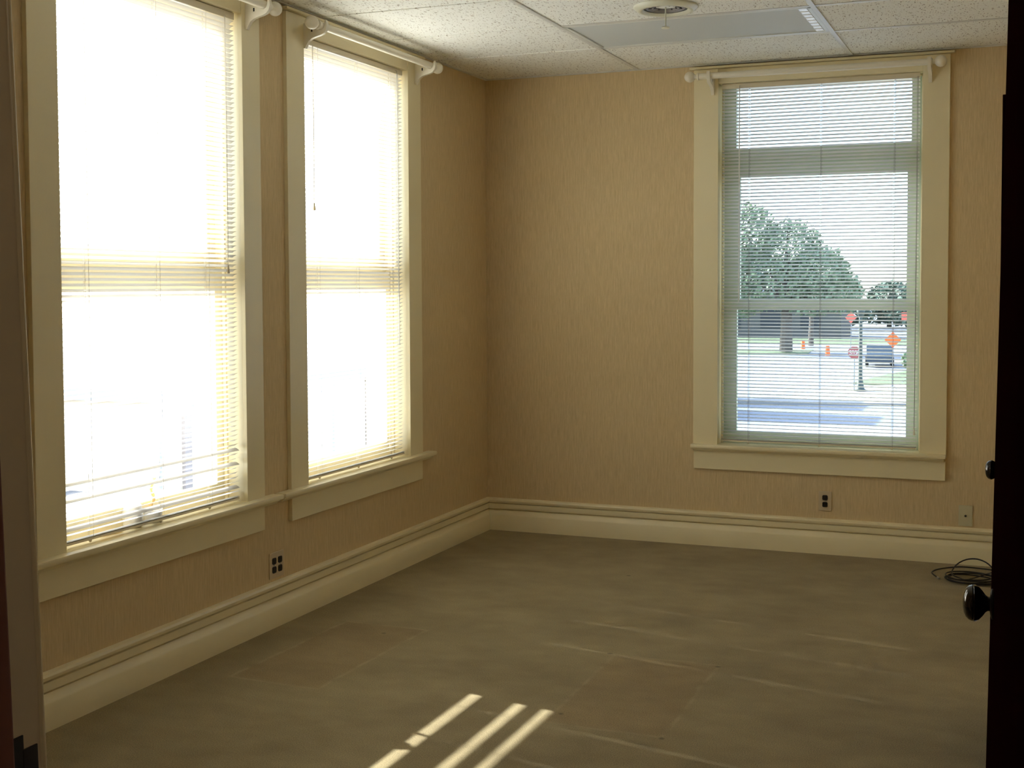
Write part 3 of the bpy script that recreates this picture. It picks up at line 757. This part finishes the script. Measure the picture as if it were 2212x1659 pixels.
def crown_cards(mb, c, rad, n, size, r):
    for _ in range(n):
        while True:
            v = Vector((r.uniform(-1, 1), r.uniform(-1, 1), r.uniform(-1, 1)))
            if 0.25 < v.length < 1: break
        k = 0.75 + 0.25 * r.random()
        v = v.normalized() * (v.length ** 0.45) * k
        p = Vector(c) + Vector((v.x * rad[0], v.y * rad[1], v.z * rad[2]))
        a = Vector((r.uniform(-1, 1), r.uniform(-1, 1), r.uniform(-1, 1))).normalized()
        u = a.orthogonal().normalized(); w = a.cross(u); s = size * r.uniform(0.6, 1.4)
        mb.quad([p + u * s, p + w * s * 0.6, p - u * s, p - w * s * 0.6])
def tree(x, y, h, blobs, n, size, label, mat='leaf', trunk_r=0.28, group=None, fork=0.35, seed=1):
    r = random.Random(seed)
    t = tag(empty('tree', (x, y, GZ + 0.10)), label, 'tree', group)
    tk = MB().tube([(0, 0, 0), (0.05, 0, h * 0.25), (-0.1, 0.1, h * 0.55), (0.1, 0, h * 0.85)], [trunk_r * 1.25, trunk_r, trunk_r * 0.6, trunk_r * 0.15], 10)
    for (bx, by, bz, rx, ry, rz) in blobs[:6]:
        tk.tube([(0, 0, h * fork), (bx * 0.5, by * 0.5, (h * fork + bz) / 2 + 0.2), (bx, by, bz)], [trunk_r * 0.5, trunk_r * 0.3, trunk_r * 0.08], 6)
    tk.build('trunk', M['bark'], t, True)
    cm = MB()
    tot = sum(b[3] * b[4] * b[5] for b in blobs)
    for (bx, by, bz, rx, ry, rz) in blobs:
        crown_cards(cm, (bx, by, bz), (rx, ry, rz), int(n * rx * ry * rz / tot), size, r)
    cm.build('crown', M[mat], t)
    return t
# the big spreading tree on the left of the back window view
tree(-14.6, 91.3, 11.5, [(-3.2, 0, 9.2, 2.6, 3, 2.9), (0.2, 0.5, 8.0, 2.8, 3, 2.7), (2.6, 0, 6.2, 2.4, 3, 2.3), (4.2, 0.3, 4.6, 1.9, 2, 1.9), (-1.5, -0.5, 5.4, 4.4, 3, 2.4),
                         (-6.5, 0.4, 7.2, 3.4, 3, 3.4), (-4.5, 0, 4.2, 3.2, 3, 1.9), (1.8, 0, 3.9, 2.6, 2.5, 1.2)], 15000, 0.17,
     'large spreading leafy tree at the left of the back window view', trunk_r=0.42, seed=3)
tree(-14.3, 101.5, 8.6, [(0.5, 1, 6.2, 3.0, 2.5, 2.2), (2.2, 0.5, 4.8, 2.2, 2, 1.5)], 3500, 0.17, 'slimmer tree trunk just right of the large spreading tree', trunk_r=0.2, seed=4)
# tree line in the distance
rr = random.Random(21)
k = 0
spots = [(-52, 150, 11), (-44, 141, 12), (-36, 150, 10), (-29, 142, 10.5), (-22.5, 150, 7.0), (-18, 141, 5.6), (-12.6, 150, 5.8), (-8, 141, 5.9), (-2.9, 150, 7.2), (2, 141, 9.4), (9, 150, 10), (17, 142, 10)]
for (tx, ty, th) in spots:
    w = 3.0
    tree(tx, ty, th, [(0, 0, th * 0.62, w, 3.2, th * 0.38), (1.5, 0.3, th * 0.4, w, 3.0, th * 0.34), (-1.6, -0.2, th * 0.34, w, 3, th * 0.3)], 1500, 0.34,
         'dark green tree in the distant row seen through the back window', mat='leaf_dark', trunk_r=0.25, group='distant trees beyond the street', seed=30 + k)
    k += 1
# shrubs on the right lawn
for i, (sx, sy, sr) in enumerate(((-3.2, 70.5, 0.8), (-1.6, 71.5, 1.0), (0.4, 70.2, 0.9))):
    s = MB(); crown_cards(s, (sx, sy, GZ + 0.17 + sr * 0.8), (sr, sr, sr * 0.8), 700, 0.10, rr)
    tag(s.build('shrub', M['leaf']), 'low green shrub on the lawn right of the lamp post', 'shrub', 'shrubs on the right lawn')

# street lamp
sl = tag(empty('street_lamp', (-4.534, 55.80, GZ + 0.121)), 'slender dark street lamp post right of centre in the back window', 'street lamp')
MB().lathe([(0, 0), (0.30, 0), (0.30, 0.06), (0.21, 0.12), (0.17, 0.30), (0.14, 0.50), (0.115, 0.60), (0.105, 0.70), (0.085, 3.55), (0.085, 3.60), (0.085, 3.66), (0, 3.66)], 20).build('post', M['lamp_metal'], sl, True, 50)
MB().lathe([(0.07, 3.64), (0.16, 3.75), (0.20, 3.95), (0.17, 4.15), (0.08, 4.28), (0, 4.30)], 20).build('globe', M['lamp_metal'], sl, True)
MB().lathe([(0.0, 4.38), (0.03, 4.36), (0.10, 4.30), (0.11, 4.26), (0.0, 4.26)], 20).build('finial', M['lamp_metal'], sl, True)

# stop sign with its letters
STROKES = {'S': [((1, .85), (.8, 1), (.2, 1), (0, .82), (0, .65), (.2, .53), (.8, .47), (1, .35), (1, .18), (.8, 0), (.2, 0), (0, .15))],
           'T': [((0, 1), (1, 1)), ((.5, 1), (.5, 0))],
           'O': [((.2, 0), (0, .2), (0, .8), (.2, 1), (.8, 1), (1, .8), (1, .2), (.8, 0), (.2, 0))],
           'P': [((0, 0), (0, 1), (.8, 1), (1, .85), (1, .6), (.8, .48), (0, .48))]}
ss = tag(empty('stop_sign', (-4.88, 56.24, GZ + 0.121)), 'octagonal red stop sign on a thin post left of the lamp post', 'road sign')
MB().box(-0.02, 0.02, 0.02, 0.045, 0, 2.15).build('post', M['galv'], ss)
o8 = [(0.33 * math.cos(PI / 8 + k * PI / 4), 1.87 + 0.33 * math.sin(PI / 8 + k * PI / 4)) for k in range(8)]
MB().prism(o8, 'y', -0.004, 0.02).build('sign_panel', M['sign_red'], ss)
lt_ = MB()
for i, ch in enumerate('STOP'):
    for st in STROKES[ch]:
        for p, q in zip(st[:-1], st[1:]):
            a = Vector((-0.245 + i * 0.128 + p[0] * 0.095, -0.008, 1.775 + p[1] * 0.20)); b2 = Vector((-0.245 + i * 0.128 + q[0] * 0.095, -0.008, 1.775 + q[1] * 0.20))
            lt_.tube([a, b2], 0.014, 6)
lt_.build('lettering', M['sign_white'], ss)

def diamond(loc, z, s, mat, label, square=False):
    d = tag(empty('construction_sign', (loc[0], loc[1], GZ + 0.135)), label, 'road sign')
    pts = [(0, z - GZ - s), (s, z - GZ), (0, z - GZ + s), (-s, z - GZ)] if not square else [(-s, z - GZ - s * .7), (s, z - GZ - s * .7), (s, z - GZ + s * .7), (-s, z - GZ + s * .7)]
    MB().prism(pts, 'y', 0, 0.02).build('sign_panel', M[mat], d)
    st = MB().box(-0.02, 0.02, 0.03, 0.06, 0.15, z - GZ + s * 0.5)
    for sx, sy in ((-1, -1), (1, -1), (-1, 1), (1, 1)):
        st.tube([(0, 0.045, 0.25), (sx * 0.22, 0.045 + sy * 0.2, 0.0)], 0.012, 6)
    st.build('stand', M['galv'], d)
    return d
diamond((-3.10, 56.9), -1.41, 0.40, 'orange', 'bright orange diamond roadwork sign right of the lamp post')
diamond((-2.85, 62.0), -0.36, 0.31, 'orange_back', 'faded red orange sign above and behind the bright diamond', square=True)
diamond((-8.76, 84.83), -1.05, 0.42, 'orange_back', 'pale red sign left of the lamp post top, far across the street')
cn = tag(empty('traffic_barrel', (-14.3, 97.5, GZ)), 'small orange traffic barrel at the far kerb near the big tree', 'traffic barrel')
MB().lathe([(0, 0), (0.19, 0), (0.17, 0.4), (0.14, 0.75), (0, 0.75)], 16).build('body', M['orange'], cn, True)
cn2 = tag(empty('traffic_barrel', (-10.9, 88.2, GZ)), 'orange traffic barrel in mid street left of the lamp post', 'traffic barrel')
MB().lathe([(0, 0), (0.19, 0), (0.17, 0.4), (0.14, 0.75), (0, 0.75)], 16).build('body', M['orange'], cn2, True)

# parked cars
def car(x, y, rz, label):
    c = tag(empty('car', (x, y, GZ), rz), label, 'car')
    body = [(-2.1, 0.30), (-2.15, 0.62), (-2.0, 0.86), (-1.25, 0.95), (-0.75, 1.38), (0.75, 1.42), (1.35, 0.98), (2.05, 0.88), (2.15, 0.60), (2.1, 0.30)]
    MB().prism(body, 'y', -0.82, 0.82).build('body', M['car'], c)
    win = [(-1.1, 0.98), (-0.72, 1.32), (0.70, 1.36), (1.15, 1.0)]
    MB().prism(win, 'y', -0.828, 0.828).build('side_windows', M['car_glass'], c)
    for wx in (-1.3, 1.3):
        for wy in (-0.80, 0.80):
            MB().lathe([(0, -0.1), (0.3, -0.1), (0.32, -0.06), (0.32, 0.06), (0.3, 0.1), (0, 0.1)], 20, Matrix.Translation((wx, wy, 0.32)) @ Matrix.Rotation(R(90), 4, 'X')).build('wheel', M['tyre'], c)
    return c
car(-5.95, 77.5, R(97), 'dark parked car beyond the lamp post at the right of the view')

# far building beyond the street
fb = tag(empty('building', (-26, 118, GZ)), 'low building coloured dark for the shade beyond the large tree', 'building')
MB().box(-14, 12, 0, 8, 0, 4.6).build('wall', M['far_dark'], fb)
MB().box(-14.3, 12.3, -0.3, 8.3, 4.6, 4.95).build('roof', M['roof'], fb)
for i in range(6):
    MB().box(-12 + i * 4, -10 + i * 4, -0.03, 0.05, 1.0, 2.8).build('window', M['car_glass'], fb)
fb2 = tag(empty('building', (0, 120, GZ)), 'pale low building far down the street at the right', 'building')
MB().box(-6, 9, 0, 8, 0, 4.2).build('wall', M['far_pale'], fb2)
MB().box(-6.3, 9.3, -0.3, 8.3, 4.2, 4.5).build('roof', M['roof'], fb2)

# neighbouring building seen low at the right of the left windows
nb = tag(empty('building', (-17.0, 19.0, GZ)), 'pale tan neighbouring building seen through the left windows', 'building')
MB().box(-9.0, 0.0, 0.0, 24.0, 0, 2.45).build('wall', M['stucco'], nb)
MB().box(-9.3, 0.3, -0.3, 24.3, 2.45, 2.75).build('roof', M['roof'], nb)
for yy in (0.15, 1.05, 1.75, 9.6, 10.6, 11.6):
    MB().box(-0.02, 0.10, yy, yy + 0.28, 0, 2.4).build('pilaster', M['col_grey'], nb)
# unseen block put in left of the street to shade the road
bs = tag(empty('building', (-22.5, 44.0, GZ)), 'unseen building left of the street, put in to throw bands of shade over it', 'building')
MB().box(0, 9, 0, 3.0, 0, 5.6).box(0, 9, 3.0, 5.2, 0, 1.6).box(0, 9, 5.2, 8.2, 0, 5.0).build('wall', M['far_dark'], bs)
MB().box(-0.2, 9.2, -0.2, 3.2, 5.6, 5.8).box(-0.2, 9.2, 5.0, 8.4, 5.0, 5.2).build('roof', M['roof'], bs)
# porch roof just outside the left windows
rf = tag(empty('building', (-1.2, 0, 0)), 'flat white porch roof just below the left windows', 'building')
MB().box(-5.5, 0.0, -9.0, 4.5, -0.95, -0.80).build('roof', M['roof_white'], rf)
MB().box(-5.66, -5.54, -9.0, 9.5, -0.11, 0.05).build('rail', M['roof'], rf)
for k_ in range(10):
    MB().box(-5.63, -5.57, -8.9 + k_ * 2.04, -8.84 + k_ * 2.04, -0.80 if k_ < 7 else GZ, -0.11).build('rail_post', M['roof'], rf)
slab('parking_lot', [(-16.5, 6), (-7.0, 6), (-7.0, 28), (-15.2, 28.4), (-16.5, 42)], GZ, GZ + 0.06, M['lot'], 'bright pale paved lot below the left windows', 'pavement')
MB().box(-5.3, -5.2, -8.8, 4.3, GZ, -0.95).build('wall', M['stucco'], rf)

# ------------------------------------------------------------------ light
w = bpy.data.worlds.new('sky'); scene.world = w; w.use_nodes = True
nt = w.node_tree; nt.nodes.clear()
wo = nt.nodes.new('ShaderNodeOutputWorld'); bg = nt.nodes.new('ShaderNodeBackground')
sky = nt.nodes.new('ShaderNodeTexSky'); sky.sky_type = 'NISHITA'; sky.sun_disc = False
sdir = Vector((1, -0.20, -0.525)).normalized()        # direction the sunlight travels
ts = -sdir
sky.sun_elevation = math.asin(ts.z); sky.sun_rotation = math.atan2(ts.x, ts.y)
sky.air_density = 1.0; sky.dust_density = 2.0; sky.ozone_density = 1.5; sky.altitude = 100
hs = nt.nodes.new('ShaderNodeHueSaturation'); hs.inputs['Saturation'].default_value = 0.72
mul = nt.nodes.new('ShaderNodeMix'); mul.data_type = 'RGBA'; mul.blend_type = 'MULTIPLY'; mul.inputs[0].default_value = 1.0
mul.inputs[7].default_value = (0.97, 0.97, 1.02, 1)
nt.links.new(sky.outputs[0], hs.inputs['Color']); nt.links.new(hs.outputs[0], mul.inputs[6])
hz = nt.nodes.new('ShaderNodeMix'); hz.data_type = 'RGBA'; hz.blend_type = 'ADD'; hz.inputs[0].default_value = 1.0
hz.inputs[7].default_value = (0.10, 0.11, 0.14, 1)
nt.links.new(mul.outputs[2], hz.inputs[6]); nt.links.new(hz.outputs[2], bg.inputs[0]); bg.inputs[1].default_value = 1.0
nt.links.new(bg.outputs[0], wo.inputs[0])
sl_ = bpy.data.lights.new('sun', 'SUN'); sl_.energy = 19.0; sl_.angle = R(0.53); sl_.color = (1.0, 0.965, 0.92)
so = bpy.data.objects.new('sun', sl_); COL.objects.link(so)
so.rotation_euler = sdir.to_track_quat('-Z', 'Y').to_euler(); so.location = (-20, 4, 12)
# fill light added in the hallway behind the camera to brighten the left jamb
hlp = tag(empty('hall_fill_lamp', (3.95, -7.30, 2.76)), 'unseen lamp base added in the hallway to carry a fill light', 'fill lamp')
MB().lathe([(0, 0), (0.09, 0), (0.10, -0.02), (0.09, -0.03), (0, -0.03)], 32).build('base', M['steel'], hlp, True)
pl = bpy.data.lights.new('hall_fill_light', 'POINT'); pl.energy = 9.0; pl.shadow_soft_size = 0.07; pl.color = (1.0, 0.86, 0.68)
po = bpy.data.objects.new('hall_fill_light', pl); COL.objects.link(po); po.location = (3.95, -7.30, 2.60)
# sampling portals in the window openings (they emit nothing)
for (loc, rot, sx, sy) in (((-0.26, (WA[0] + WA[1]) / 2, 1.63), (0, R(-90), 0), 2.1, 1.1), ((-0.26, (WB[0] + WB[1]) / 2, 1.63), (0, R(-90), 0), 2.1, 1.1),
                           ((2.02, 0.26, 1.63), (R(-90), 0, 0), 1.15, 2.1)):
    al = bpy.data.lights.new('portal', 'AREA'); al.shape = 'RECTANGLE'; al.size = sx; al.size_y = sy
    al.cycles.is_portal = True
    ao = bpy.data.objects.new('portal', al); COL.objects.link(ao); ao.location = loc; ao.rotation_euler = rot

# ------------------------------------------------------------------ camera
cam = bpy.data.cameras.new('camera'); co = bpy.data.objects.new('camera', cam); COL.objects.link(co)
yaw, pit, rol, f = 0.3692, -0.0436, -0.0029, 2689.02
cam.sensor_fit = 'HORIZONTAL'; cam.sensor_width = 36.0; cam.lens = f / 2212 * 36.0
cam.shift_x = -72.6 / 2212; cam.shift_y = -97.0 / 2212
cam.clip_start = 0.02; cam.clip_end = 2000
Fw = Vector((-math.sin(yaw) * math.cos(pit), math.cos(yaw) * math.cos(pit), math.sin(pit)))
Rt = Vector((math.cos(yaw), math.sin(yaw), 0)); Up = Rt.cross(Fw)
X = Rt * math.cos(rol) + Up * math.sin(rol); Y = -Rt * math.sin(rol) + Up * math.cos(rol)
mw = Matrix((X, Y, -Fw)).transposed().to_4x4(); mw.translation = Vector((3.118, -7.0478, 1.5151))
co.matrix_world = mw
scene.camera = co

# ------------------------------------------------------------------ view
vs = scene.view_settings
vs.view_transform = 'Standard'; vs.look = 'None'; vs.gamma = 1.0; vs.use_curve_mapping = False
vs.exposure = 0.20
cy = scene.cycles
cy.max_bounces = 12; cy.diffuse_bounces = 8; cy.glossy_bounces = 4; cy.transmission_bounces = 8; cy.transparent_max_bounces = 16
cy.sample_clamp_indirect = 8.0; cy.caustics_reflective = False; cy.caustics_refractive = False
cy.use_denoising = True
